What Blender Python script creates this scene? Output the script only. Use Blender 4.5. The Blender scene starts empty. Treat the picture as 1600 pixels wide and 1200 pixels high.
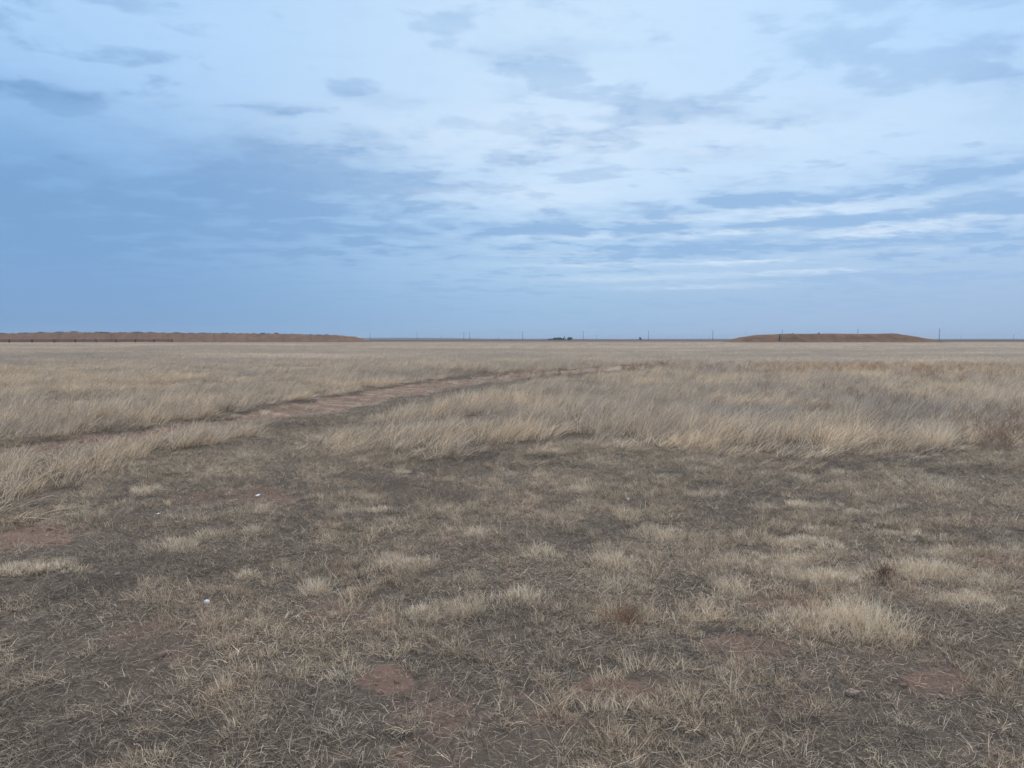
import bpy, math, random
import numpy as np
from mathutils import Vector

R = math.radians
rng = np.random.default_rng(11)
random.seed(11)
SC = bpy.context.scene
COL = SC.collection

# ------------------------------------------------------------------ camera
CAM_H = 1.6
F = 24.0 / 36.0 * 1600.0            # focal length in photo pixels
HZ = 530.0                          # horizon row in the photo
PITCH = math.atan((600.0 - HZ) / F)
cam = bpy.data.cameras.new('camera')
cam.lens = 24.0
cam.sensor_width = 36.0
cam.clip_start = 0.05
cam.clip_end = 40000.0
cam_o = bpy.data.objects.new('camera', cam)
COL.objects.link(cam_o)
cam_o.location = (0, 0, CAM_H)
cam_o.rotation_euler = (math.pi / 2 - PITCH, 0, 0)
SC.camera = cam_o
SC.view_settings.view_transform = 'Standard'
SC.view_settings.look = 'None'
SC.view_settings.exposure = 0.0
SC.view_settings.gamma = 1.0
SC.cycles.max_bounces = 6
SC.cycles.diffuse_bounces = 3
SC.cycles.transmission_bounces = 2
SC.cycles.volume_bounces = 0
SC.cycles.use_adaptive_sampling = True

SUN_EL, SUN_AZ = R(38), R(25)       # azimuth measured from +Y towards +X

# ------------------------------------------------------------------ node helper
class NB:
    """tiny expression builder on a node tree"""
    def __init__(s, tree):
        s.t = tree; s.n = tree.nodes; s.l = tree.links
    def put(s, sock, v):
        if isinstance(v, bpy.types.NodeSocket): s.l.new(v, sock)
        elif v is not None: sock.default_value = v
    def math(s, op, a, b=None, c=None, clamp=False):
        n = s.n.new('ShaderNodeMath'); n.operation = op; n.use_clamp = clamp
        for i, v in enumerate((a, b, c)): s.put(n.inputs[i], v)
        return n.outputs[0]
    def add(s, a, b): return s.math('ADD', a, b)
    def sub(s, a, b): return s.math('SUBTRACT', a, b)
    def mul(s, a, b): return s.math('MULTIPLY', a, b)
    def vec(s, op, a, b=None, c=None):
        n = s.n.new('ShaderNodeVectorMath'); n.operation = op
        for i, v in enumerate((a, b, c)):
            if v is not None: s.put(n.inputs[i], v)
        return n.outputs['Value'] if op in ('DOT_PRODUCT', 'LENGTH') else n.outputs['Vector']
    def comb(s, x, y, z=0.0):
        n = s.n.new('ShaderNodeCombineXYZ')
        for i, v in enumerate((x, y, z)): s.put(n.inputs[i], v)
        return n.outputs[0]
    def sep(s, v):
        n = s.n.new('ShaderNodeSeparateXYZ'); s.put(n.inputs[0], v); return n.outputs
    def noise(s, vec, scale, detail=4, rough=0.55, dist=0.0, col=False):
        n = s.n.new('ShaderNodeTexNoise')
        if vec is not None: s.put(n.inputs['Vector'], vec)
        n.inputs['Scale'].default_value = scale; n.inputs['Detail'].default_value = detail
        n.inputs['Roughness'].default_value = rough; n.inputs['Distortion'].default_value = dist
        return n.outputs['Color'] if col else n.outputs[0]
    def ramp(s, v, lo, hi, a=0.0, b=1.0, smooth=True):
        n = s.n.new('ShaderNodeMapRange'); n.interpolation_type = 'SMOOTHSTEP' if smooth else 'LINEAR'
        for i, x in enumerate((v, lo, hi, a, b)): s.put(n.inputs[i], x)
        return n.outputs[0]
    def mix(s, f, a, b, mode='MIX'):
        n = s.n.new('ShaderNodeMix'); n.data_type = 'RGBA'; n.blend_type = mode; n.clamp_factor = True
        s.put(n.inputs[0], f)
        for i, v in ((6, a), (7, b)):
            if isinstance(v, tuple) and len(v) == 3: v = v + (1.0,)
            s.put(n.inputs[i], v)
        return n.outputs[2]
    def attr(s, name, kind='GEOMETRY'):
        n = s.n.new('ShaderNodeAttribute'); n.attribute_name = name; n.attribute_type = kind
        return n.outputs['Fac']

def lin(r, g, b, k=1.0):
    f = lambda c: ((c / 255) / 12.92 if c <= 10 else ((c / 255 + 0.055) / 1.055) ** 2.4)
    return (f(r) * k, f(g) * k, f(b) * k)

# ------------------------------------------------------------------ sky
def make_world():
    w = bpy.data.worlds.new('World'); SC.world = w; w.use_nodes = True
    t = w.node_tree; t.nodes.clear(); B = NB(t)
    out = t.nodes.new('ShaderNodeOutputWorld'); bg = t.nodes.new('ShaderNodeBackground')
    bg.inputs['Strength'].default_value = 0.1
    t.links.new(bg.outputs[0], out.inputs[0])
    sky = t.nodes.new('ShaderNodeTexSky'); sky.sky_type = 'NISHITA'; sky.sun_disc = False
    sky.sun_elevation = SUN_EL; sky.sun_rotation = SUN_AZ
    K = 10.0
    d = t.nodes.new('ShaderNodeTexCoord').outputs['Generated']
    x, y, z = B.sep(d)
    hyp = B.math('SQRT', B.add(B.mul(x, x), B.add(B.mul(y, y), 1e-6)))
    az = B.math('ARCTAN2', x, y)
    te = B.math('DIVIDE', z, hyp)                       # tangent of elevation
    # the cloud deck: a plane overhead, seen in perspective
    zz = B.add(B.math('MAXIMUM', z, 0.0), 0.075)
    q = B.comb(B.math('DIVIDE', x, zz), B.math('DIVIDE', y, zz))
    q = B.vec('MULTIPLY', q, (0.8, 1.0, 1.0))
    n_big = B.noise(q, 0.55, 3, 0.5)
    n_mid = B.noise(q, 3.6, 6, 0.56, 0.15)
    n_fine = B.noise(q, 11.0, 5, 0.6, 0.2)
    wc = B.noise(q, 5.0, 6, 0.62, 0.0, col=True)
    wx, wy, _ = B.sep(wc)
    P = B.comb(B.add(az, B.mul(B.sub(wx, 0.5), 0.15)), B.add(te, B.mul(B.mul(B.sub(wy, 0.5), 0.055), B.ramp(te, 0.06, 0.28, 0.28, 1.0))))
    def blobs(lst):
        acc = None
        for (cx, cy, rx, ry, wgt) in lst:
            a = math.atan((cx - 800) / F); e = (HZ - cy) / F * math.cos(a)
            sx = F / rx / math.cos(a) ** -1 if False else 1.0 / (rx / F * math.cos(a) ** 2)
            sy = 1.0 / (ry / F * math.cos(a))
            v = B.vec('MULTIPLY_ADD', P, (sx, sy, 0), (-a * sx, -e * sy, 0))
            dd = B.vec('DOT_PRODUCT', v, v)
            g = B.math('POWER', 0.42, dd)
            acc = B.mul(g, wgt) if acc is None else B.math('MULTIPLY_ADD', g, wgt, acc)
        return acc
    dark = blobs([
        (10, 330, 170, 140, 0.7), (190, 420, 300, 110, 0.42), (430, 265, 165, 55, 0.7), (370, 330, 230, 65, 0.6),
        (560, 288, 120, 26, 0.45), (600, 360, 190, 45, 0.42), (130, 158, 50, 13, 0.4), (10, 145, 50, 16, 0.3),
        (600, 163, 70, 14, 0.35), (430, 178, 40, 9, 0.35), (520, 245, 70, 11, 0.55), (700, 283, 55, 10, 0.6),
        (830, 258, 65, 13, 0.6), (1000, 182, 34, 22, 0.7), (1085, 190, 60, 16, 0.5), (940, 223, 70, 11, 0.7),
        (1240, 188, 80, 14, 0.5), (850, 98, 100, 20, 0.45), (795, 155, 28, 10, 0.5), (1110, 248, 80, 11, 0.5),
        (1180, 285, 70, 11, 0.5), (1170, 318, 200, 13, 1.1), (1250, 352, 330, 14, 0.95), (900, 356, 150, 15, 0.8),
        (1500, 274, 130, 20, 1.0), (1570, 318, 110, 20, 0.85), (1480, 385, 200, 14, 0.6), (1200, 388, 340, 12, 0.65),
        (1590, 130, 90, 70, 0.35), (1000, 395, 260, 12, 0.4)])
    light = blobs([
        (1360, 366, 80, 6, 1.0), (1250, 334, 190, 7, 0.7), (1150, 411, 80, 4, 0.9), (1490, 350, 110, 7, 0.6),
        (1110, 367, 80, 5, 0.6), (1000, 436, 150, 5, 0.5), (900, 373, 120, 4, 0.5), (1380, 392, 120, 5, 0.4), (1250, 426, 110, 3, 0.6), (930, 415, 120, 4, 0.55), (860, 399, 100, 4, 0.45), (1080, 449, 130, 3, 0.45), (1000, 345, 90, 4, 0.4), (1180, 367, 60, 4, 0.5),
        (760, 215, 330, 60, 0.45), (1130, 225, 420, 50, 0.4), (820, 310, 170, 20, 0.5)])
    s = B.ramp(az, R(-36), R(6))
    broken = B.math('MAXIMUM', B.math('MULTIPLY_ADD', s, 0.55, 0.45), B.ramp(te, 0.18, 0.34))      # the mass low on the left is smoother
    # broken sheet everywhere, thicker lower down and to the left
    cover = B.math('MULTIPLY_ADD', B.sub(n_big, 0.5), 0.8, B.sub(n_mid, 0.5))
    sheet = B.ramp(cover, 0.01, 0.14)
    dark = B.mul(dark, B.ramp(n_mid, 0.34, 0.56, B.math('MULTIPLY_ADD', broken, -0.5, 0.95), B.math('MULTIPLY_ADD', broken, 0.4, 0.95)))
    dark = B.add(dark, B.mul(B.mul(sheet, broken), 0.64))
    dark = B.add(dark, B.mul(B.mul(B.sub(n_fine, 0.5), broken), 0.52))
    dark = B.mul(B.math('MINIMUM', B.math('MAXIMUM', dark, 0.0), 1.0), B.ramp(te, 0.26, 0.44, 1.0, 0.62))
    light = B.math('MINIMUM', B.mul(light, B.ramp(n_fine, 0.3, 0.6, 0.5, 1.2)), 1.0)
    # veil colour by direction
    s2 = B.ramp(az, R(0), R(37))
    low = B.mix(s2, B.mix(s, lin(114, 159, 207, K), lin(146, 186, 225, K)), lin(150, 183, 223, K))
    mid = B.mix(s2, B.mix(s, lin(142, 188, 236, K), lin(196, 225, 253, K)), lin(190, 220, 250, K))
    top = B.mix(s2, B.mix(s, lin(178, 215, 253, K), lin(204, 230, 255, K)), lin(178, 216, 253, K))
    zen = (1.5 * K, 1.47 * K, 1.42 * K)
    base = B.mix(B.ramp(te, 0.02, 0.20), low, mid)
    base = B.mix(B.ramp(te, 0.18, 0.42), base, top)
    base = B.mix(B.ramp(te, 0.62, 1.3), base, zen)
    dcol = B.mix(s2, B.mix(s, lin(120, 163, 211, K), lin(140, 180, 223, K)), lin(142, 182, 226, K))
    c = B.mix(B.mul(dark, 0.95), base, dcol)
    c = B.mix(B.mul(light, 0.75), c, lin(222, 238, 255, K))
    c = B.mix(0.06, c, sky.outputs[0])
    B.put(bg.inputs['Color'], c)
    w.cycles.sampling_method = 'MANUAL'; w.cycles.sample_map_resolution = 512
make_world()

sun = bpy.data.lights.new('sun', 'SUN')
sun.energy = 1.5; sun.angle = R(10); sun.color = (1.0, 0.93, 0.83)
sun_o = bpy.data.objects.new('sun', sun); COL.objects.link(sun_o)
sd = Vector((math.sin(SUN_AZ) * math.cos(SUN_EL), math.cos(SUN_AZ) * math.cos(SUN_EL), math.sin(SUN_EL)))
sun_o.rotation_euler = sd.to_track_quat('Z', 'Y').to_euler()

# ------------------------------------------------------------------ numeric noise and layout
def vnoise(x, y, seed=0):
    xi = np.floor(x).astype(np.int64); yi = np.floor(y).astype(np.int64)
    fx = x - xi; fy = y - yi
    fx = fx * fx * (3 - 2 * fx); fy = fy * fy * (3 - 2 * fy)
    def h(a, b):
        n = (a * 374761393 + b * 668265263 + seed * 974634777) & 0xffffffff
        n = ((n ^ (n >> 13)) * 1274126177) & 0xffffffff
        return ((n ^ (n >> 16)) & 0xffff) / 65535.0
    return (h(xi, yi) * (1 - fx) + h(xi + 1, yi) * fx) * (1 - fy) + (h(xi, yi + 1) * (1 - fx) + h(xi + 1, yi + 1) * fx) * fy

def fbm(x, y, octv=4, seed=0):
    s = 0; a = 0.5; tot = 0
    for i in range(octv):
        s = s + a * vnoise(x * 2 ** i, y * 2 ** i, seed + 17 * i); tot += a; a *= 0.5
    return s / tot

def sstep(v, a, b):
    t = np.clip((v - a) / (b - a), 0, 1); return t * t * (3 - 2 * t)

def ground_at(px, py):
    """flat-ground point seen at a photo pixel"""
    u = (px - 800.0) / F; v = (600.0 - py) / F
    dy = math.cos(PITCH) + v * math.sin(PITCH); dz = v * math.cos(PITCH) - math.sin(PITCH)
    k = -CAM_H / dz
    return u * k, dy * k

def pix(x, y, z=0.0):
    """photo pixel of a ground point"""
    dz = z - CAM_H
    dep = y * math.cos(PITCH) - dz * math.sin(PITCH)
    up = y * math.sin(PITCH) + dz * math.cos(PITCH)
    dep = np.maximum(dep, 0.05)
    return 800 + F * x / dep, 600 - F * up / dep

def at_depth(px, py, dist):
    """point at distance dist (along y) seen at a photo pixel: x, y, z"""
    u = (px - 800.0) / F; v = (600.0 - py) / F
    dy = math.cos(PITCH) + v * math.sin(PITCH); dz = v * math.cos(PITCH) - math.sin(PITCH)
    k = dist / dy
    return u * k, dist, CAM_H + dz * k

ROAD = np.array([ground_at(*p) for p in [(-520, 800), (-260, 745), (0, 704), (130, 688), (300, 664), (440, 644), (600, 615), (700, 599),
                                         (830, 585), (960, 578), (1040, 572)]])
TRACK2 = np.array([ground_at(*p) for p in [(-250, 960), (0, 858), (120, 815), (240, 768), (340, 725), (450, 682), (560, 642)]])
def poly_dist(x, y, pts):
    d = np.full(np.shape(x), 1e9)
    for (ax, ay), (bx, by) in zip(pts[:-1], pts[1:]):
        ex, ey = bx - ax, by - ay
        t = np.clip(((x - ax) * ex + (y - ay) * ey) / (ex * ex + ey * ey), 0, 1)
        d = np.minimum(d, np.hypot(x - ax - t * ex, y - ay - t * ey))
    return d

BARE = [(40, 838, 100, 20, 1.15), (385, 778, 95, 22, .75), (605, 1075, 48, 20, .8), (700, 1122, 45, 13, .8), (985, 1085, 95, 20, .75),
        (1170, 1010, 80, 22, .55), (1270, 950, 60, 22, .6), (1450, 1065, 80, 24, .65), (1560, 880, 60, 30, .6), (530, 955, 60, 18, .5),
        (1080, 860, 80, 18, .4), (330, 985, 90, 16, .4), (1500, 815, 90, 20, .45), (820, 1130, 130, 12, .6), (160, 1000, 60, 16, .3), (20, 900, 60, 20, .4)]
def bare_mask(x, y):
    px, py = pix(x, y)
    n = fbm(x * 3.1, y * 3.1, 4, 5)
    b = np.zeros(np.shape(x))
    for (cx, cy, rx, ry, w) in BARE:
        d = ((px - cx) / rx) ** 2 + ((py - cy) / ry) ** 2
        b = np.maximum(b, w * sstep(1.0 - d + (n - .5) * 3.0, 0.0, .6))
    b = np.maximum(b, 0.45 * sstep(fbm(x * 2.4 + 9, y * 2.4, 5, 8), 0.63, 0.69))
    return b

def road_mask(x, y):
    d = poly_dist(x, y, ROAD)
    n = fbm(x * 0.9, y * 0.9, 4, 21)
    wid = 0.82 + 0.014 * np.maximum(y - 10, 0) + 0.16 * sstep(y, 12, 16)
    return sstep(wid + (n - .5) * 1.5 - d, -0.15, 0.30)

def track2_mask(x, y):
    d = poly_dist(x, y, TRACK2)
    return sstep(0.35 + (fbm(x * 1.7, y * 1.7, 3, 31) - .5) * 0.9 - d, -0.1, 0.3) * 0.7

E_R = np.array([(470, 688), (520, 698), (600, 702), (680, 714), (760, 710), (850, 702), (950, 694), (1010, 690), (1090, 706), (1180, 712), (1300, 702), (1400, 705),
                (1490, 714), (1540, 690), (1600, 694), (1900, 720), (3000, 720)], float)
E_RT = np.array([(470, 686), (520, 684), (570, 668), (620, 650), (700, 628), (800, 607), (900, 594), (1000, 585), (1100, 560), (3000, 540)], float)
E_U = np.array([(-3000, 1000), (-500, 785), (-260, 730), (0, 691), (100, 681), (200, 669), (300, 654), (400, 636), (500, 621), (600, 605), (700, 591), (800, 581), (900, 576), (1000, 571), (1100, 569), (3000, 569)], float)
T_TOP = np.array([(-600, 850), (-200, 790), (0, 732), (100, 716), (200, 697), (300, 678), (390, 668), (410, 672)], float)
T_BOT = np.array([(-600, 900), (-200, 842), (0, 790), (60, 776), (100, 760), (200, 727), (300, 702), (390, 682), (410, 672)], float)
def tall_mask(x, y):
    px, py = pix(x, y)
    n = (fbm(x * 1.3, y * 1.3, 4, 41) - .5)
    s = n * 26 * np.clip(12.0 / np.maximum(y, 3), 0.1, 1.6)
    ip = lambda T: np.interp(px, T[:, 0], T[:, 1])
    right = (px > 470 + n * 60) & (py < ip(E_R) + s) & (py > ip(E_RT) + s * .5)
    upper = (py < ip(E_U) + s * .6)
    tong = (px < 405) & (py < ip(T_BOT) + s) & (py > ip(T_TOP) + s * .6)
    far = y > 34
    m = (right | upper | tong | far) & (y > 0.5)
    m &= ~((road_mask(x, y) > np.where(tong, .8, .45)) & (y < 40))
    return m

def height(x, y):
    r = np.hypot(x, y)
    h = (fbm(x * 0.05, y * 0.05, 3, 3) - .5) * 0.5 * sstep(r, 4, 60) + (fbm(x * .5, y * .5, 3, 4) - .5) * 0.10 * sstep(r, 0.3, 3)
    h = h + (fbm(x * 3.5, y * 3.5, 3, 6) - .5) * 0.05 * (1 - sstep(r, 15, 40))
    rd = road_mask(x, y) * (1 - sstep(r, 30, 60))
    dd = poly_dist(x, y, ROAD)
    h = h - 0.04 * rd - 0.06 * rd * np.exp(-((dd - .55) / .22) ** 2)
    h = h * (1 - sstep(r, 120, 280))
    return h

# ------------------------------------------------------------------ object helpers
def struct(o): o['kind'] = 'structure'; return o
def stuff(o): o['kind'] = 'stuff'; return o
def tag(o, label, cat, group=None):
    o['label'] = label; o['category'] = cat
    if group: o['group'] = group
    return o
def link(name, me, mats, parent=None):
    o = bpy.data.objects.new(name, me); COL.objects.link(o)
    for m in (mats if isinstance(mats, (list, tuple)) else [mats]):
        if m is not None and m.name not in [k.name for k in me.materials if k]: me.materials.append(m)
    if parent: o.parent = parent
    return o
def mesh(name, v, f, smooth=False):
    me = bpy.data.meshes.new(name)
    me.from_pydata([tuple(map(float, p)) for p in v], [], f); me.update()
    if smooth: me.shade_smooth()
    return me
def np_mesh(name, co, quads=None, tris=None, smooth=False, attrs=None):
    """fast mesh from numpy arrays (one of quads / tris)"""
    me = bpy.data.meshes.new(name)
    fa = quads if quads is not None else tris
    k = fa.shape[1]
    me.vertices.add(len(co)); me.vertices.foreach_set('co', np.asarray(co, np.float32).ravel())
    me.loops.add(fa.size); me.loops.foreach_set('vertex_index', fa.astype(np.int32).ravel())
    me.polygons.add(len(fa)); me.polygons.foreach_set('loop_start', np.arange(0, fa.size, k, dtype=np.int32))
    for nm, arr in (attrs or {}).items():
        a = me.attributes.new(nm, 'FLOAT', 'POINT'); a.data.foreach_set('value', np.asarray(arr, np.float32))
    me.update(calc_edges=True)
    if smooth: me.shade_smooth()
    return me

class MB:
    """collects shapes into one mesh"""
    def __init__(s): s.v = []; s.f = []
    def tube(s, pts, rad, n=6, cap=True):
        b0 = len(s.v); pts = [Vector(p) for p in pts]
        if not isinstance(rad, (list, tuple)): rad = [rad] * len(pts)
        for i, p in enumerate(pts):
            d = (pts[min(i + 1, len(pts) - 1)] - pts[max(i - 1, 0)]).normalized()
            a = d.orthogonal().normalized(); b = d.cross(a)
            for k in range(n):
                t = 2 * math.pi * k / n
                s.v.append(p + (a * math.cos(t) + b * math.sin(t)) * rad[i])
        for i in range(len(pts) - 1):
            for k in range(n):
                s.f.append((b0 + i * n + k, b0 + i * n + (k + 1) % n, b0 + (i + 1) * n + (k + 1) % n, b0 + (i + 1) * n + k))
        if cap:
            s.f.append(tuple(b0 + k for k in reversed(range(n))))
            s.f.append(tuple(b0 + (len(pts) - 1) * n + k for k in range(n)))
        return s
    def box(s, c, d, taper=1.0):
        b0 = len(s.v); cx, cy, cz = c; dx, dy, dz = (k / 2 for k in d)
        for zz, tp in ((-dz, 1.0), (dz, taper)):
            for xx, yy in ((-dx, -dy), (dx, -dy), (dx, dy), (-dx, dy)):
                s.v.append(Vector((cx + xx * tp, cy + yy * tp, cz + zz)))
        for q in ((3, 2, 1, 0), (4, 5, 6, 7), (0, 1, 5, 4), (1, 2, 6, 5), (2, 3, 7, 6), (3, 0, 4, 7)):
            s.f.append(tuple(b0 + k for k in q))
        return s
    def build(s, name, mat, parent=None, smooth=False):
        return link(name, mesh(name, s.v, s.f, smooth), mat, parent)
def empty(name, loc, rz=0.0):
    o = bpy.data.objects.new(name, None); COL.objects.link(o); o.location = loc; o.rotation_euler.z = rz
    o.empty_display_size = 0.2
    return o
def copy_tree(o, parent=None):
    c = o.copy(); COL.objects.link(c); c.parent = parent
    for ch in list(o.children): copy_tree(ch, c)
    return c

# ------------------------------------------------------------------ materials
def new_mat(name, rough=0.9, spec=0.15):
    m = bpy.data.materials.new(name); m.use_nodes = True
    t = m.node_tree; p = t.nodes['Principled BSDF']
    p.inputs['Roughness'].default_value = rough; p.inputs['Specular IOR Level'].default_value = spec
    return m, NB(t), p

def plain_mat(name, col, var=0.25, scale=6.0, rough=0.9, bump=0.0):
    m, B, p = new_mat(name, rough)
    tc = B.n.new('ShaderNodeTexCoord').outputs['Object']
    n = B.noise(tc, scale, 5, 0.6)
    k = B.ramp(n, 0.3, 0.7, 1 - var, 1 + var, False)
    c = B.vec('SCALE', tuple(col))
    B.put(c.node.inputs['Scale'], k)
    B.put(p.inputs['Base Color'], c)
    if bump:
        b = B.n.new('ShaderNodeBump'); b.inputs['Strength'].default_value = bump; b.inputs['Distance'].default_value = 0.05
        B.put(b.inputs['Height'], n); B.put(p.inputs['Normal'], b.outputs[0])
    return m

def grass_mat(name, a, b, c, transl=0.25, lo=0.62, hi=1.35):
    """dead grass: every plant takes a tone between weathered grey (a) and straw (b); a few blades are c"""
    m, B, p = new_mat(name, 0.75, 0.12)
    dry = B.attr('dry', 'INSTANCER')
    bv = B.attr('bv')
    rnd = B.n.new('ShaderNodeObjectInfo').outputs['Random']
    col = B.mix(B.math('MULTIPLY_ADD', bv, 0.5, B.sub(dry, 0.25), clamp=True), a, b)
    col = B.mix(B.ramp(B.math('FRACT', B.add(B.mul(bv, 7.3), rnd)), 0.80, 0.86), col, c)
    k = B.mul(B.ramp(bv, 0, 1, lo, hi, False), B.ramp(rnd, 0, 1, 0.82, 1.18, False))
    s = B.vec('SCALE', col); B.put(s.node.inputs['Scale'], k)
    B.put(p.inputs['Base Color'], s)
    tr = B.n.new('ShaderNodeBsdfTranslucent'); B.put(tr.inputs['Color'], s)
    mx = B.n.new('ShaderNodeMixShader'); mx.inputs[0].default_value = transl
    B.l.new(p.outputs[0], mx.inputs[1]); B.l.new(tr.outputs[0], mx.inputs[2])
    B.l.new(mx.outputs[0], B.n['Material Output'].inputs['Surface'])
    return m

def ground_mat():
    m, B, p = new_mat('prairie soil', 0.95, 0.08)
    pos = B.n.new('ShaderNodeNewGeometry').outputs['Position']
    road = B.attr('road'); bare = B.attr('bare'); field = B.attr('field'); far = B.attr('far')
    n1 = B.noise(pos, 0.7, 5, 0.6); n2 = B.noise(pos, 9.0, 6, 0.65); n3 = B.noise(pos, 55.0, 4, 0.7); n4 = B.noise(pos, 2.6, 5, 0.6); n5 = B.noise(B.vec('MULTIPLY', pos, (1.0, 2.2, 1.0)), 170.0, 3, 0.75)
    thatch = B.mix(B.ramp(n2, 0.3, 0.7), (0.062, 0.052, 0.046), (0.13, 0.107, 0.09))
    thatch = B.mix(B.ramp(n1, 0.40, 0.66), thatch, (0.12, 0.092, 0.076))
    thatch = B.mix(B.ramp(n3, 0.60, 0.70), thatch, (0.30, 0.24, 0.175))
    thatch = B.mix(B.ramp(n5, 0.56, 0.64), thatch, (0.25, 0.205, 0.16))
    soil = B.mix(B.ramp(n4, 0.3, 0.7), (0.14, 0.088, 0.071), (0.215, 0.135, 0.108))
    soil = B.mix(B.ramp(n3, 0.35, 0.7), soil, (0.21, 0.145, 0.118))
    soil = B.mix(B.ramp(n5, 0.58, 0.66), soil, (0.27, 0.195, 0.16))
    soil = B.mix(B.ramp(n2, 0.64, 0.72), soil, (0.13, 0.085, 0.065))
    roadc = B.mix(B.ramp(n2, 0.3, 0.7), (0.17, 0.11, 0.087), (0.27, 0.182, 0.145))
    roadc = B.mix(B.ramp(B.add(B.mul(n4, .6), B.mul(n3, .4)), 0.50, 0.58), roadc, (0.33, 0.27, 0.21))
    roadc = B.mix(B.ramp(n3, 0.62, 0.70), roadc, (0.46, 0.37, 0.28))
    c = B.mix(B.ramp(B.add(bare, B.mul(B.sub(n2, 0.5), 0.7)), 0.25, 0.65), thatch, soil)
    c = B.mix(B.ramp(B.add(road, B.mul(B.sub(n2, 0.5), 0.8)), 0.3, 0.7), c, roadc)
    # open field away from the camera: dead grass seen as a sheet
    f1 = B.noise(B.vec('MULTIPLY', pos, (0.25, 1.0, 1.0)), 0.06, 6, 0.65)
    fc = B.mix(B.ramp(f1, 0.35, 0.65), (0.36, 0.30, 0.24), (0.50, 0.425, 0.34))
    fc = B.mix(B.mul(B.ramp(B.noise(pos, 0.025, 4, 0.6), 0.55, 0.7), 0.5), fc, (0.30, 0.20, 0.14))
    c = B.mix(field, c, fc)
    f2 = B.noise(B.vec('MULTIPLY', pos, (0.2, 1.0, 1.0)), 0.004, 5, 0.6)
    farc = B.mix(B.ramp(f2, 0.4, 0.6), (0.15, 0.095, 0.075), (0.21, 0.15, 0.11))
    farc = B.mix(B.attr('farther'), farc, B.mix(B.ramp(f2, 0.4, 0.6), (0.045, 0.045, 0.042), (0.075, 0.065, 0.058)))
    c = B.mix(far, c, farc)
    B.put(p.inputs['Base Color'], c)
    bmp = B.n.new('ShaderNodeBump'); bmp.inputs['Strength'].default_value = 0.7; bmp.inputs['Distance'].default_value = 0.03
    B.put(bmp.inputs['Height'], B.math('MULTIPLY_ADD', n3, 0.5, n2)); B.put(p.inputs['Normal'], bmp.outputs[0])
    return m

def earth_mat(name, a, b, c, streak):
    m, B, p = new_mat(name, 0.95, 0.08)
    pos = B.n.new('ShaderNodeNewGeometry').outputs['Position']
    x, y, z = B.sep(pos)
    n = B.noise(B.vec('MULTIPLY', pos, (1.0, 0.6, 1.0)), 0.25, 6, 0.65)
    skew = B.comb(B.math('MULTIPLY_ADD', z, 1.4, x), 0.0, B.mul(z, 0.15))
    st = B.noise(skew, streak, 4, 0.65)
    col = B.mix(B.ramp(n, 0.35, 0.65), a, b)
    col = B.mix(B.mul(B.ramp(st, 0.48, 0.66), 0.75), col, c)
    g = B.noise(pos, 1.1, 4, 0.7)
    col = B.mix(B.ramp(g, 0.55, 0.68), col, (0.19, 0.15, 0.095))
    B.put(p.inputs['Base Color'], col)
    bmp = B.n.new('ShaderNodeBump'); bmp.inputs['Strength'].default_value = 0.8; bmp.inputs['Distance'].default_value = 0.6
    B.put(bmp.inputs['Height'], B.add(n, st)); B.put(p.inputs['Normal'], bmp.outputs[0])
    return m

M_GROUND = ground_mat()
M_BERM = earth_mat('berm earth', (0.17, 0.107, 0.082), (0.22, 0.138, 0.104), (0.13, 0.085, 0.07), 0.35)
M_MOUND = earth_mat('mound earth', (0.135, 0.084, 0.062), (0.21, 0.125, 0.085), (0.10, 0.068, 0.05), 0.30)
M_SHORT = grass_mat('short dead grass', (0.47, 0.38, 0.295), (0.90, 0.735, 0.535), (0.42, 0.26, 0.165))
M_LITTER = grass_mat('grass litter', (0.165, 0.138, 0.118), (0.60, 0.49, 0.365), (0.06, 0.05, 0.046), 0.08, .5, 1.4)
M_PALE = grass_mat('pale bunch grass', (0.78, 0.66, 0.52), (0.92, 0.78, 0.60), (0.56, 0.44, 0.32))
M_TALL = grass_mat('tall dead grass', (0.52, 0.45, 0.385), (0.90, 0.715, 0.51), (0.26, 0.205, 0.17), 0.3, .45, 1.45)
M_FIELD = grass_mat('open field grass', (0.50, 0.43, 0.365), (0.78, 0.655, 0.52), (0.36, 0.29, 0.235), 0.3)
M_WEED = grass_mat('dry weeds', (0.32, 0.255, 0.21), (0.52, 0.31, 0.165), (0.38, 0.28, 0.20), 0.2)
M_WOOD = plain_mat('weathered pole wood', (0.085, 0.075, 0.068), 0.3, 3.0)
M_FENCE = plain_mat('dark fence wood', (0.042, 0.033, 0.03), 0.3, 3.0)
M_LEAF = plain_mat('dark evergreen foliage', (0.008, 0.013, 0.011), 0.4, 0.8)
M_BARK = plain_mat('tree bark', (0.06, 0.048, 0.04), 0.3, 4.0)
M_SAGE = plain_mat('dry shrub', (0.12, 0.092, 0.078), 0.4, 4.0)
M_WHITE = plain_mat('chalk white', (0.74, 0.74, 0.75), 0.08, 40.0, 0.6)
M_ROCK = plain_mat('pinkish grey stone', (0.30, 0.225, 0.19), 0.4, 45.0, 0.9, 0.5)
M_HOUSE = plain_mat('farm siding', (0.10, 0.10, 0.11), 0.1, 1.0)
M_ROOF = plain_mat('farm roof', (0.06, 0.06, 0.065), 0.1, 1.0)
M_METAL = plain_mat('galvanised metal', (0.22, 0.23, 0.24), 0.15, 2.0, 0.5)
M_HILL = plain_mat('far hill scrub', (0.05, 0.048, 0.045), 0.3, 0.002)

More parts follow.
